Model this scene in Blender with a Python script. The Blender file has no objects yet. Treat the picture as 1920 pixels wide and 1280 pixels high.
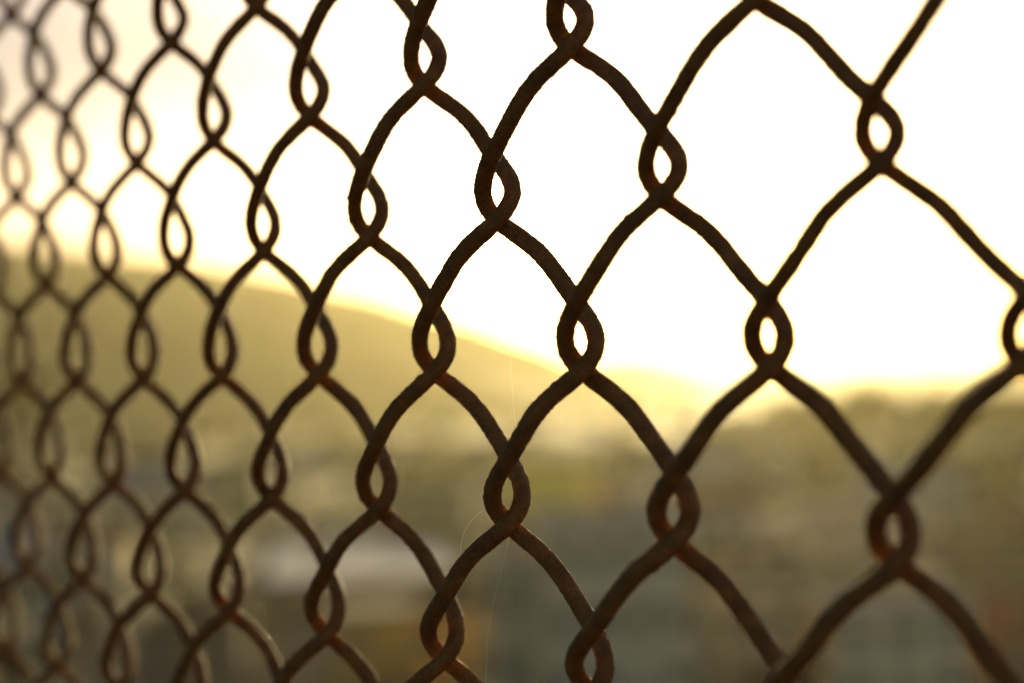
import bpy, bmesh, math, random
import numpy as np
from mathutils import Vector, Matrix, noise
random.seed(7); rng = np.random.default_rng(11)
R_ = math.radians
scene = bpy.context.scene
COL = scene.collection

# ------------------------------------------------------------------ camera numbers (metres, camera at the origin, looking along +Y)
PITCH, ROLL = 0.016616, -0.031853
F_ = np.array([0, math.cos(PITCH), math.sin(PITCH)])
r0 = np.array([1., 0, 0]); u0 = np.cross(r0, F_)
RR = r0*math.cos(ROLL) + u0*math.sin(ROLL)
UU = -r0*math.sin(ROLL) + u0*math.cos(ROLL)
FPX = 1920*75/36.
def ray(px, py):
    d = F_ + RR*(px-960)/FPX - UU*(py-640)/FPX
    return d/np.linalg.norm(d)
def az_el(px, py):
    d = ray(px, py); return math.atan2(d[0], d[1]), math.asin(d[2])
ZG = -22.0                                    # level of the town
def G(px, py, z=ZG):                          # where the town ground lies in a given direction
    d = ray(px, py); t = z/d[2]; return d[0]*t, d[1]*t

SUN_AZ, SUN_EL = az_el(1400, 485)

# ------------------------------------------------------------------ object helpers
def tag(o, label=None, cat=None, group=None, kind=None):
    if label: o['label'] = label
    if cat: o['category'] = cat
    if group: o['group'] = group
    if kind: o['kind'] = kind
    return o
def empty(name, loc=(0, 0, 0), rz=0):
    o = bpy.data.objects.new(name, None); COL.objects.link(o)
    o.location = loc; o.rotation_euler = (0, 0, rz); o.empty_display_size = .1
    return o
def mesh_obj(name, verts, faces, mat, parent=None, smooth=False):
    me = bpy.data.meshes.new(name)
    me.from_pydata([tuple(v) for v in verts], [], [tuple(f) for f in faces])
    me.update()
    if smooth: me.polygons.foreach_set('use_smooth', [True]*len(me.polygons))
    if mat: me.materials.append(mat)
    o = bpy.data.objects.new(name, me); COL.objects.link(o)
    if parent: o.parent = parent
    return o
class MB:
    def __init__(s): s.v = []; s.f = []
    def box(s, x0, x1, y0, y1, z0, z1):
        n = len(s.v)
        s.v += [(x0,y0,z0),(x1,y0,z0),(x1,y1,z0),(x0,y1,z0),(x0,y0,z1),(x1,y0,z1),(x1,y1,z1),(x0,y1,z1)]
        s.f += [(n,n+3,n+2,n+1),(n+4,n+5,n+6,n+7),(n,n+1,n+5,n+4),(n+1,n+2,n+6,n+5),(n+2,n+3,n+7,n+6),(n+3,n,n+4,n+7)]
        return s
    def poly(s, vs, fs):
        n = len(s.v); s.v += list(vs); s.f += [tuple(n+i for i in f) for f in fs]; return s
    def tube(s, pts, rad, seg=8):
        n0 = len(s.v); pts = [Vector(p) for p in pts]
        for i, p in enumerate(pts):
            t = (pts[min(i+1, len(pts)-1)]-pts[max(i-1, 0)]).normalized()
            a = t.cross(Vector((0, 1, 0.1))).normalized(); b = t.cross(a)
            r = rad[i] if isinstance(rad, (list, tuple)) else rad
            for k in range(seg):
                q = 2*math.pi*k/seg
                s.v.append(tuple(p + a*math.cos(q)*r + b*math.sin(q)*r))
        for i in range(len(pts)-1):
            for k in range(seg):
                a0 = n0+i*seg+k; a1 = n0+i*seg+(k+1) % seg
                s.f.append((a0, a1, a1+seg, a0+seg))
        s.f.append(tuple(n0+k for k in range(seg))[::-1]); s.f.append(tuple(n0+(len(pts)-1)*seg+k for k in range(seg)))
        return s
    def build(s, name, mat, parent=None, smooth=False): return mesh_obj(name, s.v, s.f, mat, parent, smooth)

# ------------------------------------------------------------------ materials
def new_mat(name):
    m = bpy.data.materials.new(name); m.use_nodes = True
    nt = m.node_tree; return m, nt, nt.nodes['Principled BSDF']
def mottled(name, c1, c2, scale, rough=.85, bump=0., spec=.3, c3=None, detail=6):
    m, nt, b = new_mat(name)
    tc = nt.nodes.new('ShaderNodeTexCoord'); no = nt.nodes.new('ShaderNodeTexNoise')
    no.inputs['Scale'].default_value = scale; no.inputs['Detail'].default_value = detail
    nt.links.new(tc.outputs['Object'], no.inputs['Vector'])
    cr = nt.nodes.new('ShaderNodeValToRGB'); nt.links.new(no.outputs['Fac'], cr.inputs['Fac'])
    cr.color_ramp.elements[0].position = .38; cr.color_ramp.elements[0].color = (*c1, 1)
    cr.color_ramp.elements[1].position = .62; cr.color_ramp.elements[1].color = (*c2, 1)
    if c3:
        e = cr.color_ramp.elements.new(.72); e.color = (*c3, 1)
    nt.links.new(cr.outputs['Color'], b.inputs['Base Color'])
    b.inputs['Roughness'].default_value = rough; b.inputs['Specular IOR Level'].default_value = spec
    if bump:
        bn = nt.nodes.new('ShaderNodeBump'); bn.inputs['Strength'].default_value = .6; bn.inputs['Distance'].default_value = bump
        nt.links.new(no.outputs['Fac'], bn.inputs['Height']); nt.links.new(bn.outputs['Normal'], b.inputs['Normal'])
    return m
def rust_mat():
    m, nt, b = new_mat('rusty_wire')
    tc = nt.nodes.new('ShaderNodeTexCoord')
    n1 = nt.nodes.new('ShaderNodeTexNoise'); n1.inputs['Scale'].default_value = 190; n1.inputs['Detail'].default_value = 5
    n2 = nt.nodes.new('ShaderNodeTexNoise'); n2.inputs['Scale'].default_value = 1500; n2.inputs['Detail'].default_value = 4
    for n in (n1, n2): nt.links.new(tc.outputs['Object'], n.inputs['Vector'])
    cr = nt.nodes.new('ShaderNodeValToRGB'); e = cr.color_ramp.elements
    e[0].position = .36; e[0].color = (.155, .067, .015, 1)
    e[1].position = .68; e[1].color = (.42, .165, .028, 1)
    x = e.new(.52); x.color = (.255, .112, .022, 1)
    mx = nt.nodes.new('ShaderNodeMath'); mx.operation = 'MULTIPLY_ADD'
    nt.links.new(n2.outputs['Fac'], mx.inputs[0]); mx.inputs[1].default_value = .45
    sc = nt.nodes.new('ShaderNodeMath'); sc.operation = 'MULTIPLY'; sc.inputs[1].default_value = .55
    nt.links.new(n1.outputs['Fac'], sc.inputs[0]); nt.links.new(sc.outputs[0], mx.inputs[2])
    nt.links.new(mx.outputs[0], cr.inputs['Fac']); nt.links.new(cr.outputs['Color'], b.inputs['Base Color'])
    b.inputs['Roughness'].default_value = .8; b.inputs['Metallic'].default_value = .0
    b.inputs['Specular IOR Level'].default_value = .3
    bn = nt.nodes.new('ShaderNodeBump'); bn.inputs['Strength'].default_value = .8; bn.inputs['Distance'].default_value = .00025
    nt.links.new(n2.outputs['Fac'], bn.inputs['Height']); nt.links.new(bn.outputs['Normal'], b.inputs['Normal'])
    return m
RUST = rust_mat()

# ------------------------------------------------------------------ the chain-link fence
# one wire = a flattened helix; its shape is a short Fourier series in the fence's own axes (x along, y through, z up)
YAW = -1.045731; CX, CY, CZ = 0.402596, -0.251227, -0.074768
DU, DV = 0.0347365, 0.036
AX = [0.0134119, 0.0126381, 0.0005507, 0.0023185, -0.0001065, -9.1e-05, 2.85e-05, -2e-07, -2.7e-06, 2.4e-06]
AY = [0.0055532, -0.0068191, 1.37e-05, 4.57e-05, -4.61e-05, -4.19e-05]
WARP = [-0.000689, 6.1e-05, 0.000644, -0.001487, -9.4e-05, -0.000436, 0.000317, -0.0016]
WOFF = {-12.5: [-4.9e-05, 0.000164, -3.3e-05], -11.5: [0.000107, 0.000348, -2.6e-05], -10.5: [-0.0002, 0.000472, 0.000138], -9.5: [3e-05, 0.000319, -0.000423], -8.5: [0.000111, 0.000293, 0.000201], -7.5: [0.000112, 0.000191, -8.1e-05], -6.5: [0.000351, -0.000473, 0.000335], -5.5: [-0.001215, 0.000319, 0.000201], -4.5: [0.001572, -0.00051, 0.000111], -3.5: [0.000177, -0.000175, 0.000139], -2.5: [0.000537, -0.000509, 0.000357], -1.5: [-0.00164, 0.000579, 0.000207], -0.5: [-0.000246, -0.00031, -0.000213], 0.5: [-1.1e-05, -0.0004, 0.0003], 1.5: [-0.000561, -0.000318, -0.000356], 2.5: [0.000335, -0.000624, -0.000151], 3.5: [8.7e-05, 8.4e-05, 0.000359], 4.5: [0.000504, 0.000548, -0.001065]}
def smooth_noise(n, m, lowpass, mfreq):
    """random field on (n rings x m segments), periodic round the ring"""
    a = rng.normal(size=(n, m))
    k = np.exp(-.5*(np.arange(-3*lowpass, 3*lowpass+1)/lowpass)**2); k /= np.sqrt((k**2).sum())
    a = np.apply_along_axis(lambda c: np.convolve(c, k, 'same'), 0, a)
    fa = np.fft.rfft(a, axis=1); fr = np.arange(fa.shape[1]); fa *= np.exp(-.5*(fr/mfreq)**2)
    a = np.fft.irfft(fa, n=m, axis=1)
    return a/(a.std()+1e-9)
def fence_curve(w, u):
    jr = int(round(w+.5)) % 2
    ph = np.pi*(u-jr+.22)
    X = sum(AX[2*k]*np.cos(h*ph)+AX[2*k+1]*np.sin(h*ph) for k, h in enumerate((1, 3, 5, 7, 9)))
    Y = sum(AY[2*k]*np.cos(h*ph)+AY[2*k+1]*np.sin(h*ph) for k, h in enumerate((1, 3, 5)))
    xx = w*DU+X; zz = -u*DV
    s = np.clip(xx/.2, -2.5, 1.0); t = np.clip((zz+.07)/.1, -2.2, 2.2)
    y = Y + WARP[0]*s*s+WARP[1]*s*t+WARP[2]*t*t+WARP[5]*s**3
    z = zz + WARP[3]*s+WARP[4]*s*s
    x = xx + WARP[6]*t+WARP[7]*t*t
    o = WOFF.get(w) or [rng.normal()*.0003, 0, rng.normal()*.0003]
    return np.stack([x+o[0], y+o[1], z+o[2]], 1)
cy_, sy_ = math.cos(YAW), math.sin(YAW)
def to_world(P):
    d = P-np.array([CX, CY, CZ])
    return np.stack([d[:, 0]*cy_-d[:, 1]*sy_, d[:, 0]*sy_+d[:, 1]*cy_, d[:, 2]], 1)
fence = empty('chain_link_fence', tuple(to_world(np.array([[-.1, 0, CZ-1.5]]))[0]))
tag(fence, 'rusty brown chain-link fence, backlit by the low sun, running across the whole view', 'fence')
FO = np.array(fence.location)
WR = .00208
def add_wire(w):
    focal = -4 < w < 2; near = -5 < w < 5.2; seen = -15 < w < 6.5
    dens = 280 if focal else 95 if near else (44 if seen else 14); ring = 52 if focal else 18 if near else (12 if seen else 8)
    if focal: u = np.concatenate([np.arange(-16, -4, 1/14.), np.arange(-4, -1.2, 1/60.), np.arange(-1.2, 5.6, 1/dens), np.arange(5.6, 8.5, 1/60.), np.arange(8.5, 40.6, 1/14.)])
    else: u = np.concatenate([np.arange(-16, -4, 1/14.), np.arange(-4, 8.5, 1/dens), np.arange(8.5, 40.6, 1/14.)])
    P = to_world(fence_curve(w, u))-FO
    if seen:                                               # small dents and kinks of an old wire
        ku = np.arange(-16.5, 41, .22); P = P+np.stack([np.interp(u, ku, rng.normal(size=len(ku))) for _ in range(3)], 1)*.00007
    T = np.gradient(P, axis=0); T /= np.linalg.norm(T, axis=1)[:, None]
    ref = np.array([sy_*-1, cy_, 0.]); A = np.cross(T, ref); A /= np.linalg.norm(A, axis=1)[:, None]; B = np.cross(T, A)
    n = len(u); th = np.linspace(0, 2*np.pi, ring, endpoint=False)
    rad = np.full((n, ring), WR)
    if seen:
        q = 3 if focal else 1                              # finer sampling needs a wider filter for the same grain
        rad = rad*(1+.026*smooth_noise(n, ring, 9*q, 2.2)+(.028 if focal else .022)*smooth_noise(n, ring, 1, 14 if focal else 6)+.018*smooth_noise(n, ring, 2*q, 5))
        pit = smooth_noise(n, ring, 1.3*q, 5); rad += WR*.12*np.clip(pit-1.9, 0, 1.6)      # flakes of rust standing proud
    V = P[:, None, :]+rad[:, :, None]*(np.cos(th)[None, :, None]*A[:, None, :]+np.sin(th)[None, :, None]*B[:, None, :])
    V = V.reshape(-1, 3)
    i = np.arange(n-1)[:, None]*ring; k = np.arange(ring)[None, :]; k1 = (k+1) % ring
    Fq = np.stack([i+k, i+k1, i+ring+k1, i+ring+k], -1).reshape(-1, 4)
    me = bpy.data.meshes.new('wire')
    me.vertices.add(len(V)); me.vertices.foreach_set('co', V.astype(np.float32).ravel())
    me.loops.add(Fq.size); me.loops.foreach_set('vertex_index', Fq.astype(np.int32).ravel())
    me.polygons.add(len(Fq)); me.polygons.foreach_set('loop_start', np.arange(0, Fq.size, 4, dtype=np.int32))
    me.polygons.foreach_set('loop_total', np.full(len(Fq), 4, dtype=np.int32))
    me.update(); me.validate(); me.polygons.foreach_set('use_smooth', np.ones(len(me.polygons), dtype=bool))
    me.materials.append(RUST)
    o = bpy.data.objects.new('wire', me); COL.objects.link(o); o.parent = fence
for k in range(-26, 12): add_wire(k+.5)

# spider silk caught between the wires
def px3(px, py, depth):
    d = F_ + RR*(px-960)/FPX - UU*(py-640)/FPX
    return tuple(d*depth)
def silk():
    m, nt, b = new_mat('silk')
    b.inputs['Base Color'].default_value = (.8, .76, .66, 1); b.inputs['Roughness'].default_value = .35
    b.inputs['Transmission Weight'].default_value = .35
    return m
SILK = silk()
def thread(pts, label, r=.00002):
    P = [Vector(p) for p in pts]; Q = []
    for i in range(len(P)-1):                       # Catmull-Rom through the points
        p0 = P[max(i-1, 0)]; p1 = P[i]; p2 = P[i+1]; p3 = P[min(i+2, len(P)-1)]
        for k in range(10):
            t = k/10.
            Q.append(.5*((2*p1)+(p2-p0)*t+(2*p0-5*p1+4*p2-p3)*t*t+(3*p1-p0-3*p2+p3)*t**3))
    Q.append(P[-1]); root = P[0].copy()
    o = MB().tube([q-root for q in Q], r, 6).build('spider_thread', SILK, None, True)
    o.location = root
    tag(o, label, 'spider thread')
thread([px3(908, 954, .506), (px3(884, 975, .506)), px3(868, 1004, .507), px3(863, 1044, .508), px3(866, 1090, .509)], 'short curved silk thread drooping left off the twist of wire below the centre')
thread([px3(957, 1000, .504), px3(944, 1050, .504), px3(925, 1130, .504), px3(914, 1200, .504), px3(911, 1290, .504)], 'long fine silk thread hanging under the twist of wire below the centre')
thread([px3(958, 400, .502), px3(955, 560, .503), px3(957, 680, .503), px3(963, 760, .503), px3(970, 815, .504)], 'nearly straight silk thread hanging in the middle mesh in front of the hill', .000014)

# ------------------------------------------------------------------ land
GRASS = mottled('dry_ground', (.07, .058, .026), (.12, .098, .05), .05, .95, c3=(.05, .055, .02))
def terrain_z(x, y):
    d = math.hypot(x, y)
    if d < 3: z = -1.5
    else: z = max(ZG, -1.5-.46*(d-3))
    if z <= ZG and d > 60: z = ZG + .35*noise.noise(Vector((x*.02, y*.02, 0)))*min(1, (d-60)/60)
    if d > 1400: z += min(1, (d-1400)/2500.)*14
    return z
rad_ = [0, 1.5, 3, 5, 10, 18, 28, 38, 47, 52, 60, 80, 110, 150, 200, 260, 330, 420, 520, 650, 820, 1050, 1400, 1900, 2600, 3500, 4800, 6600, 9000, 13000]
NA = 144; V = []; Fc = []
for r in rad_:
    for k in range(NA):
        a = 2*math.pi*k/NA; x, y = r*math.sin(a), r*math.cos(a); V.append((x, y, terrain_z(x, y)))
for i in range(len(rad_)-1):
    for k in range(NA):
        a = i*NA+k; b = i*NA+(k+1) % NA; Fc.append((a, a+NA, b+NA, b))
tag(mesh_obj('ground', V, Fc, GRASS, None, True), kind='structure')

HILLM = mottled('hill_scrub', (.022, .026, .012), (.10, .08, .036), .009, .95, c3=(.02, .028, .012))
def hill(name, prof, dist, depth_front, depth_back, bumps):
    """a ridge: prof = [(px, py of the crest)], at a distance; slopes come down in front and behind"""
    prof = sorted(prof); xs = [p[0] for p in prof]
    pa = []
    for px in np.arange(xs[0], xs[-1]+1, 24.):
        py = np.interp(px, xs, [p[1] for p in prof]); a, e = az_el(px, py); pa.append((a, math.tan(e)*dist))
    n = 26; V = []; Fc = []
    for (a, h) in pa:
        for j in range(n):
            t = j/(n-1.)*2-1
            r = dist + (t*depth_front if t < 0 else t*depth_back)
            g = (.5+.5*math.cos(math.pi*abs(t)))**.85
            base = ZG-4
            z = base + (h-base)*g
            x, y = r*math.sin(a), r*math.cos(a)
            z += bumps*noise.fractal(Vector((x*.0022, y*.0022, dist)), .9, 2., 4)*g*(1-g)*3 + bumps*.12*noise.noise(Vector((x*.02, y*.02, 3)))*g
            V.append((x, y, z))
    m = len(pa)
    for i in range(m-1):
        for j in range(n-1):
            a = i*n+j; Fc.append((a, a+1, a+n+1, a+n))
    o = mesh_obj(name, V, Fc, HILLM, None, True); tag(o, kind='structure'); return o
hill('hills', [(-1400, 560), (-900, 480), (-500, 430), (-200, 440), (0, 462), (200, 482), (400, 502), (520, 522), (600, 540), (700, 562), (800, 588), (900, 612), (1000, 648), (1080, 680), (1180, 712), (1320, 740)], 2100, 1150, 1500, 26)
hill('far_hill', [(700, 735), (900, 712), (1000, 700), (1080, 680), (1130, 668), (1190, 662), (1250, 672), (1330, 696), (1400, 716), (1480, 738), (1600, 750)], 3400, 1500, 1600, 14)
hill('low_rise', [(1350, 735), (1480, 722), (1600, 712), (1700, 706), (1800, 698), (1900, 690), (2100, 680), (2600, 660), (3200, 690), (3700, 720)], 2600, 1100, 1400, 8)

# ------------------------------------------------------------------ buildings of the town
GLASS, nt_, b_ = new_mat('window_glass')
b_.inputs['Base Color'].default_value = (.05, .06, .07, 1); b_.inputs['Roughness'].default_value = .12
FRAME = mottled('window_frame_paint', (.42, .40, .36), (.5, .48, .44), 3, .6)
DOORM = mottled('door_wood', (.12, .07, .04), (.17, .10, .06), 4, .6)
WALLS = {
 'cream': mottled('cream_plaster', (.88, .62, .34), (.92, .67, .38), .6, .9, c3=(.78, .54, .30)),
 'drab': mottled('drab_plaster', (.55, .46, .26), (.62, .52, .31), .6, .9, c3=(.46, .38, .22)),
 'grey': mottled('grey_plaster', (.42, .40, .37), (.50, .48, .44), .6, .9, c3=(.35, .33, .30)),
 'orange': mottled('ochre_plaster', (.70, .34, .07), (.78, .40, .09), .6, .9, c3=(.6, .28, .07)),
 'yellow': mottled('yellow_plaster', (.96, .62, .08), (.96, .66, .10), .6, .9, c3=(.9, .48, .05)),
 'brick': mottled('red_brick_wall', (.22, .12, .07), (.28, .15, .09), 1.2, .9),
 'white': mottled('white_wash', (.62, .60, .56), (.70, .68, .65), .6, .9, c3=(.54, .52, .48)),
 'olive': mottled('olive_plaster', (.17, .19, .11), (.23, .25, .15), .6, .9),
 'blue': mottled('blue_grey_plaster', (.26, .29, .35), (.32, .35, .41), .6, .9),
}
ROOFS = {
 'pale': mottled('pale_sheet_roof', (.50, .51, .55), (.60, .61, .65), .4, .9, c3=(.45, .45, .47)),
 'dark': mottled('dark_felt_roof', (.06, .055, .045), (.10, .09, .07), .5, .9),
 'tile': mottled('clay_tile_roof', (.27, .11, .05), (.36, .15, .07), .8, .8),
 'red': mottled('red_sheet_roof', (.34, .07, .03), (.42, .09, .04), .5, .6),
 'grey': mottled('grey_gravel_roof', (.25, .24, .23), (.33, .32, .30), .5, .9),
}
def building(name, label, cat, px, py, w, d, h, rot, wall, roof, kind='flat', cols=4, rows=2, group=None, wh=1.3, detail=True):
    x, y = G(px, py)
    t = empty(name, (x, y, ZG-.4), rot); tag(t, label, cat, group); h = h+.4
    z0 = 0.
    MB().box(-w/2, w/2, 0, d, z0, h).build('wall', WALLS[wall], t)
    if kind == 'flat':
        m = MB()
        m.box(-w/2-.15, w/2+.15, -.15, d+.15, h, h+.18)
        m.box(-w/2-.15, w/2+.15, -.15, .1, h+.18, h+.7); m.box(-w/2-.15, w/2+.15, d-.1, d+.15, h+.18, h+.7)
        m.box(-w/2-.15, -w/2+.1, .1, d-.1, h+.18, h+.7); m.box(w/2-.1, w/2+.15, .1, d-.1, h+.18, h+.7)
        rf = m.build('roof', ROOFS[roof], t)
        if detail:
            MB().box(w*.15, w*.15+2.4, d*.45, d*.45+2.2, h+.18, h+2.1).build('stair_head', WALLS[wall], rf)
    elif kind == 'slab':
        m = MB(); m.box(-w/2-.5, w/2+.5, -.5, d+.5, h, h+.3)
        rf = m.build('roof', ROOFS[roof], t)
    else:
        rh = d*.28; o = .5; tk = .18
        m = MB()
        for s in (0, 1):
            ya, yb = (-o, d/2) if s == 0 else (d+o, d/2)
            za = h-.12
            v = [(-w/2-o, ya, za), (w/2+o, ya, za), (w/2+o, yb, h+rh), (-w/2-o, yb, h+rh)]
            v += [(a, b, c+tk) for a, b, c in v]
            f = [(0,1,2,3),(7,6,5,4),(0,4,5,1),(1,5,6,2),(2,6,7,3),(3,7,4,0)]
            m.poly(v, f)
        rf = m.build('roof', ROOFS[roof], t)
        g = MB()
        for sx in (-w/2+.02, w/2-.22):
            g.poly([(sx, .1, h), (sx, d-.1, h), (sx, d/2, h+rh-.1), (sx+.2, .1, h), (sx+.2, d-.1, h), (sx+.2, d/2, h+rh-.1)],
                   [(0,1,2),(3,5,4),(0,3,4,1),(1,4,5,2),(2,5,3,0)])
        for q in range(2):
            mesh_obj('gable', g.v[q*6:q*6+6], [(0,1,2),(3,5,4),(0,3,4,1),(1,4,5,2),(2,5,3,0)], WALLS[wall], t)
        if detail: MB().box(w*.2, w*.2+.6, d*.3, d*.3+.6, h+rh*.35, h+rh+.7).build('chimney', WALLS['brick'], rf)
    sh = (h-.4)/max(rows, 1)
    for r in range(rows):
        for c in range(cols):
            cx = -w/2 + w*(c+.5)/cols; zc = .4+sh*(r+.55)
            if r == 0 and c == cols//2 and detail:
                dr = MB().box(cx-.5, cx+.5, -.05, -.002, .4, 2.5).build('door', DOORM, t)
                MB().box(cx+.32, cx+.38, -.11, -.05, 1.35, 1.5).build('handle', FRAME, dr)
                continue
            ww = min(.75, w/cols*.3); hh = min(wh/2, sh*.3)
            m = MB()
            m.box(cx-ww-.08, cx-ww, -.06, .0-.002, zc-hh-.08, zc+hh+.08); m.box(cx+ww, cx+ww+.08, -.06, -.002, zc-hh-.08, zc+hh+.08)
            m.box(cx-ww, cx+ww, -.06, -.002, zc+hh, zc+hh+.08); m.box(cx-ww, cx+ww, -.06, -.002, zc-hh-.08, zc-hh)
            m.box(cx-.03, cx+.03, -.055, -.002, zc-hh, zc+hh)
            wd = m.build('window', FRAME, t)
            MB().box(cx-ww, cx+ww, -.03, -.003, zc-hh, zc+hh).build('pane', GLASS, wd)
    return t

# the ones that can be told apart as blurred shapes (px, py = foot of the front wall in the direction of the photograph)
building('warehouse', 'low building with a broad pale grey roof in the lower middle, left of centre', 'building', 675, 1150, 17, 34, 3.4, R_(4), 'brick', 'pale', 'slab', 5, 1)
building('house', 'ochre orange house front below the broad pale roof', 'house', 735, 1285, 8, 7, 5.2, R_(3), 'orange', 'dark', 'slab', 3, 1)
building('house', 'dull cream house in the lower middle, left of the tallest cream building', 'house', 985, 1330, 4.6, 9, 9.6, R_(2), 'drab', 'grey', 'flat', 2, 2)
building('house', 'low drab house between the orange house and the dull cream house', 'house', 868, 1260, 4.5, 8, 4.6, R_(-3), 'drab', 'dark', 'gable', 2, 1)
building('house', 'bright yellow building just below the middle of the view', 'house', 1026, 965, 14, 10, 9.6, R_(-3), 'yellow', 'grey', 'slab', 1, 1, wh=.6, detail=False)
building('warehouse', 'long grey roofed shed beneath the foot of the far hill', 'building', 1120, 862, 58, 60, 5, R_(2), 'grey', 'grey', 'slab', 6, 1, detail=False)
building('warehouse', 'pale grey hall right of centre under the skyline', 'building', 1450, 812, 60, 70, 6, R_(-4), 'grey', 'grey', 'slab', 6, 1, detail=False)
building('apartment_building', 'cream apartment building in the lower middle with windows in three rows', 'building', 1170, 1345, 9.5, 11, 12.2, R_(6), 'cream', 'grey', 'flat', 4, 3)
building('apartment_building', 'cream apartment block in the lower right beside the dark bush', 'building', 1400, 1300, 8.5, 12, 9.2, R_(-4), 'cream', 'dark', 'flat', 3, 3)
building('house', 'grey plastered house behind the cream blocks, right of centre', 'house', 1330, 1075, 14, 10, 7, R_(3), 'grey', 'tile', 'gable', 4, 2)
building('house', 'pale house with its roof edge behind the dark bush at right', 'house', 1620, 1060, 16, 10, 5, R_(-6), 'cream', 'grey', 'flat', 4, 1)
building('apartment_building', 'cream house at the lower right edge near the red roof', 'building', 1700, 1330, 9, 10, 6.2, R_(5), 'cream', 'grey', 'flat', 3, 2)
building('house', 'house with a red roof at the lower right edge', 'house', 1920, 1290, 4.5, 8, 3.6, R_(8), 'brick', 'red', 'gable', 2, 1)
building('house', 'brick house with a reddish wall at the right edge beside the dark tree', 'house', 1910, 1050, 6, 8, 4, R_(-5), 'brick', 'tile', 'gable', 2, 1)
building('house', 'grey blue house at the right, half way down', 'house', 1730, 950, 18, 12, 6, R_(4), 'blue', 'grey', 'flat', 4, 2)
building('house', 'brown brick house on the left below the hill', 'house', 255, 920, 15, 12, 7.5, R_(-6), 'brick', 'tile', 'gable', 4, 2)
building('house', 'olive green house left of centre below the hill', 'house', 430, 965, 11, 10, 8.5, R_(5), 'olive', 'dark', 'flat', 3, 2)
building('house', 'pale grey house at the left edge below the dark tree', 'house', 45, 870, 11, 12, 6, R_(3), 'white', 'grey', 'flat', 3, 2)
building('house', 'dark olive house between the yellow building and the broad pale roof', 'house', 800, 1000, 13, 10, 6, R_(-4), 'olive', 'dark', 'flat', 4, 2)
building('house', 'tan house in the lower left between dark trees', 'house', 110, 1215, 5, 7, 5.2, R_(-8), 'drab', 'dark', 'flat', 2, 2)
building('house', 'small cream house in the lower left behind the round dark tree', 'house', 170, 1085, 9, 8, 4, R_(4), 'cream', 'tile', 'gable', 3, 1)
building('house', 'brown house near the bottom, left of centre', 'house', 360, 1290, 8, 8, 4.2, R_(6), 'brick', 'dark', 'flat', 3, 1)
building('house', 'reddish house left of the cream block, half way down on the right', 'house', 1560, 915, 8, 9, 5, R_(2), 'brick', 'tile', 'gable', 3, 1)
# the rest of the town, each a small blurred block
names = list(WALLS); taken = []
fill = 0
for k in range(1600):
    if fill >= 95: break
    py = 765+random.random()**1.3*330; px = random.uniform(-250, 2170)
    if 880 < px < 1160 and 890 < py < 1060: continue
    x, y = G(px, py)
    if any(math.hypot(x-a, y-b) < 17 for a, b in taken): continue
    if py > 860 and any(math.hypot(x-o.location.x, y-o.location.y) < 19 for o in bpy.data.objects if o.parent is None and o.type == 'EMPTY' and o.get('category') in ('house', 'building')): continue
    if math.hypot(x, y) < 190: continue
    taken.append((x, y)); fill += 1
    building('house', 'indistinct far house of the town, blurred under the hills', 'house', px, py, random.uniform(9, 18), random.uniform(8, 13), random.choice((3.2, 3.6, 6, 6.4)), random.uniform(-.4, .4),
             random.choice(('cream', 'grey', 'grey', 'brick', 'olive', 'cream', 'cream')), random.choice(('tile', 'grey', 'dark', 'dark', 'dark')), random.choice(('gable', 'flat')), 3, 1, group='far houses of the town', detail=False)

# ------------------------------------------------------------------ trees
BARK = mottled('bark', (.06, .04, .025), (.11, .08, .05), 6, .95)
LEAF = mottled('foliage', (.04, .036, .015), (.075, .064, .026), .8, .8, c3=(.095, .078, .032))
def crown_mesh(seed, n=2600, wide=1., lobes=9):
    r = random.Random(seed); v = []; f = []
    cs = [(Vector((r.gauss(0, .42)*wide, r.gauss(0, .42)*wide, r.uniform(-.55, .62))), r.uniform(.28, .5)) for _ in range(lobes)]
    for _ in range(n):
        c, s = r.choice(cs)
        d = Vector((r.gauss(0, 1), r.gauss(0, 1), r.gauss(0, 1))).normalized()*s*r.uniform(.55, 1.08)
        p = c+d; a = Vector((r.gauss(0, 1), r.gauss(0, 1), r.gauss(0, 1))).normalized(); b = a.cross(d).normalized()
        q = r.uniform(.045, .09); k = len(v)
        v += [tuple(p-a*q), tuple(p+b*q*.6), tuple(p+a*q), tuple(p-b*q*.6)]; f.append((k, k+1, k+2, k+3))
    me = bpy.data.meshes.new('crown'); me.from_pydata(v, [], f); me.materials.append(LEAF); return me
CROWNS = [crown_mesh(1), crown_mesh(2, wide=1.25, lobes=12), crown_mesh(3, wide=.8, lobes=8)]
def trunk_mesh(seed):
    r = random.Random(seed); m = MB()
    m.tube([(0, 0, 0), (.02, .01, .3), (-.01, .02, .62), (.02, 0, 1.)], [.06, .045, .035, .02], 8)
    for _ in range(5):
        a = r.uniform(0, 6.28); z = r.uniform(.4, .75)
        m.tube([(0, 0, z), (math.cos(a)*.14, math.sin(a)*.14, z+.16), (math.cos(a)*.24, math.sin(a)*.24, z+.36)], [.022, .014, .006], 6)
    me = bpy.data.meshes.new('trunk'); me.from_pydata(m.v, [], m.f); me.materials.append(BARK); return me
TRUNKS = [trunk_mesh(4), trunk_mesh(5)]
tcount = 0
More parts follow.
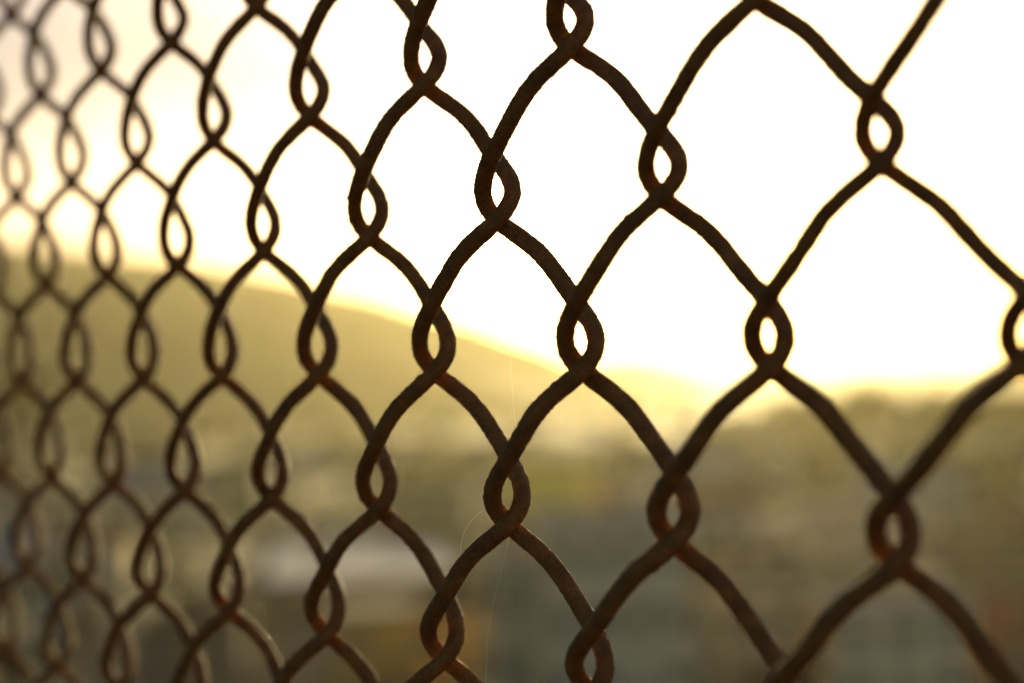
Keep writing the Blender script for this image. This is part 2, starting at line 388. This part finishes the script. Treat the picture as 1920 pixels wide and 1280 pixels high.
def tree(px, py, h, w, label, group=None, bush=False, cat='tree'):
    global tcount
    x, y = G(px, py); t = empty('bush' if bush else 'tree', (x, y, ZG-.3), random.uniform(0, 6.28))
    tag(t, label, cat, group)
    tr = bpy.data.objects.new('trunk', TRUNKS[tcount % 2]); COL.objects.link(tr); tr.parent = t; tr.scale = (h*.55, h*.55, h*.6)
    cr = bpy.data.objects.new('crown', CROWNS[tcount % 3]); COL.objects.link(cr); cr.parent = t
    cz = h*(.5 if bush else .62); cr.location = (0, 0, cz); cr.scale = (w*.5, w*.5, (h-cz)*.95)
    tcount += 1; return t
tree(32, 905, 33, 17, 'tall dark tree at the left edge rising above the town to the hill')
tree(-50, 930, 22, 14, 'dark tree half out of view at the left edge beside the tallest tree')
tree(150, 1225, 4.6, 4.2, 'round dark tree in the lower left corner area beside the tan house')
tree(5, 1330, 5.5, 5.5, 'dark tree cut by the bottom left corner')
tree(1570, 1165, 4.4, 8.4, 'wide dark bush in the lower right beside the cream block', None, True, 'bush')
tree(1905, 1010, 7.5, 5.5, 'dark green tree at the right edge above the red roof')
tree(1640, 800, 19, 20, 'round tree standing above the skyline at the right')
tree(330, 1130, 4.5, 5, 'small dark tree in the lower left between two houses')
tree(455, 1020, 5, 6, 'dark tree left of the broad pale roof')
tree(1205, 890, 6, 14, 'low wide tree in front of the long grey shed', None, True)
tree(1480, 1330, 4., 5, 'dark bush at the bottom between the two cream blocks', None, True, 'bush')
for k in range(26):
    px = 1480+k*22+random.uniform(-8, 8)
    tree(px, 832+random.uniform(-14, 16), random.uniform(13, 17), random.uniform(15, 21), 'dark tree of the belt across the right side of the town', 'belt of trees on the right')
for k in range(90):
    px = random.uniform(-150, 2050); py = random.uniform(762, 960)
    tree(px, py, random.uniform(6, 10), random.uniform(7, 11), 'indistinct far tree between the houses of the town', 'far trees between the houses')

for k in range(34):
    px = random.choice((random.uniform(-60, 520), random.uniform(-60, 1000))); py = random.uniform(960, 1290)
    x, y = G(px, py)
    if any(abs(x-o.location.x) < 9 and -3 < y-o.location.y < 14 for o in bpy.data.objects if o.parent is None and o.get('category') in ('house', 'building')): continue
    tree(px, py, random.uniform(2.6, 5.4), random.uniform(3, 5.4), 'indistinct tree growing between the nearer houses at lower left', 'trees between the nearer houses')

# ------------------------------------------------------------------ air
hz = MB().box(-7000, 7000, -2500, 7500, -30, 165).build('haze', None)
m = bpy.data.materials.new('haze_air'); m.use_nodes = True; nt = m.node_tree
for n in list(nt.nodes):
    if n.type != 'OUTPUT_MATERIAL': nt.nodes.remove(n)
pv = nt.nodes.new('ShaderNodeVolumePrincipled'); pv.inputs['Color'].default_value = (.97, .89, .54, 1)
pv.inputs['Density'].default_value = 3.9e-5; pv.inputs['Anisotropy'].default_value = .72
nt.links.new(pv.outputs['Volume'], nt.nodes['Material Output'].inputs['Volume'])
hz.data.materials.append(m); tag(hz, kind='stuff')

# ------------------------------------------------------------------ light
w = bpy.data.worlds.new('World'); scene.world = w; w.use_nodes = True; nt = w.node_tree
bg = nt.nodes['Background']; sk = nt.nodes.new('ShaderNodeTexSky'); sk.sky_type = 'NISHITA'
sk.sun_disc = False; sk.sun_elevation = SUN_EL; sk.sun_rotation = SUN_AZ
sk.air_density = .65; sk.dust_density = 2.2; sk.ozone_density = 2.0; sk.altitude = 100
mx = nt.nodes.new('ShaderNodeMix'); mx.data_type = 'RGBA'; mx.blend_type = 'MULTIPLY'; mx.inputs['Factor'].default_value = 1
mx.inputs['B'].default_value = (1.0, .85, .74, 1)          # warm tint put over the whole sky colour to warm its light
# thin high cloud, soft and uneven
tcw = nt.nodes.new('ShaderNodeTexCoord'); mp = nt.nodes.new('ShaderNodeMapping'); mp.inputs['Scale'].default_value = (2.6, 2.6, 7.5); mp.inputs['Rotation'].default_value = (.15, .1, .3)
cn = nt.nodes.new('ShaderNodeTexNoise'); cn.inputs['Scale'].default_value = 1.5; cn.inputs['Detail'].default_value = 5
cr = nt.nodes.new('ShaderNodeValToRGB'); cr.color_ramp.elements[0].position = .42; cr.color_ramp.elements[0].color = (.95, .95, .97, 1)
cr.color_ramp.elements[1].position = .80; cr.color_ramp.elements[1].color = (.32, .36, .45, 1)
nt.links.new(tcw.outputs['Generated'], mp.inputs['Vector']); nt.links.new(mp.outputs['Vector'], cn.inputs['Vector']); # smooth ramp added to the cloud noise, painting the left sky darker
sx = nt.nodes.new('ShaderNodeSeparateXYZ'); nt.links.new(tcw.outputs['Generated'], sx.inputs[0])
mr = nt.nodes.new('ShaderNodeMapRange'); mr.interpolation_type = 'SMOOTHSTEP'
for k_, v_ in (('From Min', .02), ('From Max', -.30), ('To Min', -.06), ('To Max', .42)): mr.inputs[k_].default_value = v_
nt.links.new(sx.outputs['X'], mr.inputs['Value'])
my = nt.nodes.new('ShaderNodeMath'); my.operation = 'GREATER_THAN'; my.inputs[1].default_value = 0; nt.links.new(sx.outputs['Y'], my.inputs[0])
m3 = nt.nodes.new('ShaderNodeMath'); m3.operation = 'MULTIPLY_ADD'; nt.links.new(mr.outputs[0], m3.inputs[0]); nt.links.new(my.outputs[0], m3.inputs[1]); nt.links.new(cn.outputs['Fac'], m3.inputs[2])
nt.links.new(m3.outputs[0], cr.inputs['Fac'])
m2 = nt.nodes.new('ShaderNodeMix'); m2.data_type = 'RGBA'; m2.blend_type = 'MULTIPLY'; m2.inputs['Factor'].default_value = 1
nt.links.new(sk.outputs['Color'], m2.inputs['A']); nt.links.new(cr.outputs['Color'], m2.inputs['B'])
nt.links.new(m2.outputs['Result'], mx.inputs['A']); nt.links.new(mx.outputs['Result'], bg.inputs['Color']); bg.inputs['Strength'].default_value = .15
L = bpy.data.lights.new('sun', 'SUN'); L.energy = 4.6; L.angle = R_(.53); L.color = (1, .79, .38)
so = bpy.data.objects.new('sun', L); COL.objects.link(so)
sd = Vector((math.sin(SUN_AZ)*math.cos(SUN_EL), math.cos(SUN_AZ)*math.cos(SUN_EL), math.sin(SUN_EL)))
so.rotation_euler = sd.to_track_quat('Z', 'Y').to_euler(); so.location = (0, 0, 50)

# ------------------------------------------------------------------ camera
cam = bpy.data.cameras.new('camera'); co = bpy.data.objects.new('camera', cam); COL.objects.link(co)
cam.lens = 75; cam.sensor_width = 36; cam.clip_start = .01; cam.clip_end = 40000
M = Matrix(((RR[0], UU[0], -F_[0], 0), (RR[1], UU[1], -F_[1], 0), (RR[2], UU[2], -F_[2], 0), (0, 0, 0, 1)))
co.matrix_world = M
cam.dof.use_dof = True; cam.dof.focus_distance = .503; cam.dof.aperture_fstop = 7.5
cam.dof.aperture_blades = 0
scene.camera = co
scene.view_settings.view_transform = 'Standard'; scene.view_settings.look = 'None'
scene.view_settings.exposure = 1.22; scene.view_settings.gamma = 1
scene.cycles.use_denoising = True
scene.cycles.max_bounces = 6; scene.cycles.volume_bounces = 1
print('SUN', math.degrees(SUN_AZ), math.degrees(SUN_EL))
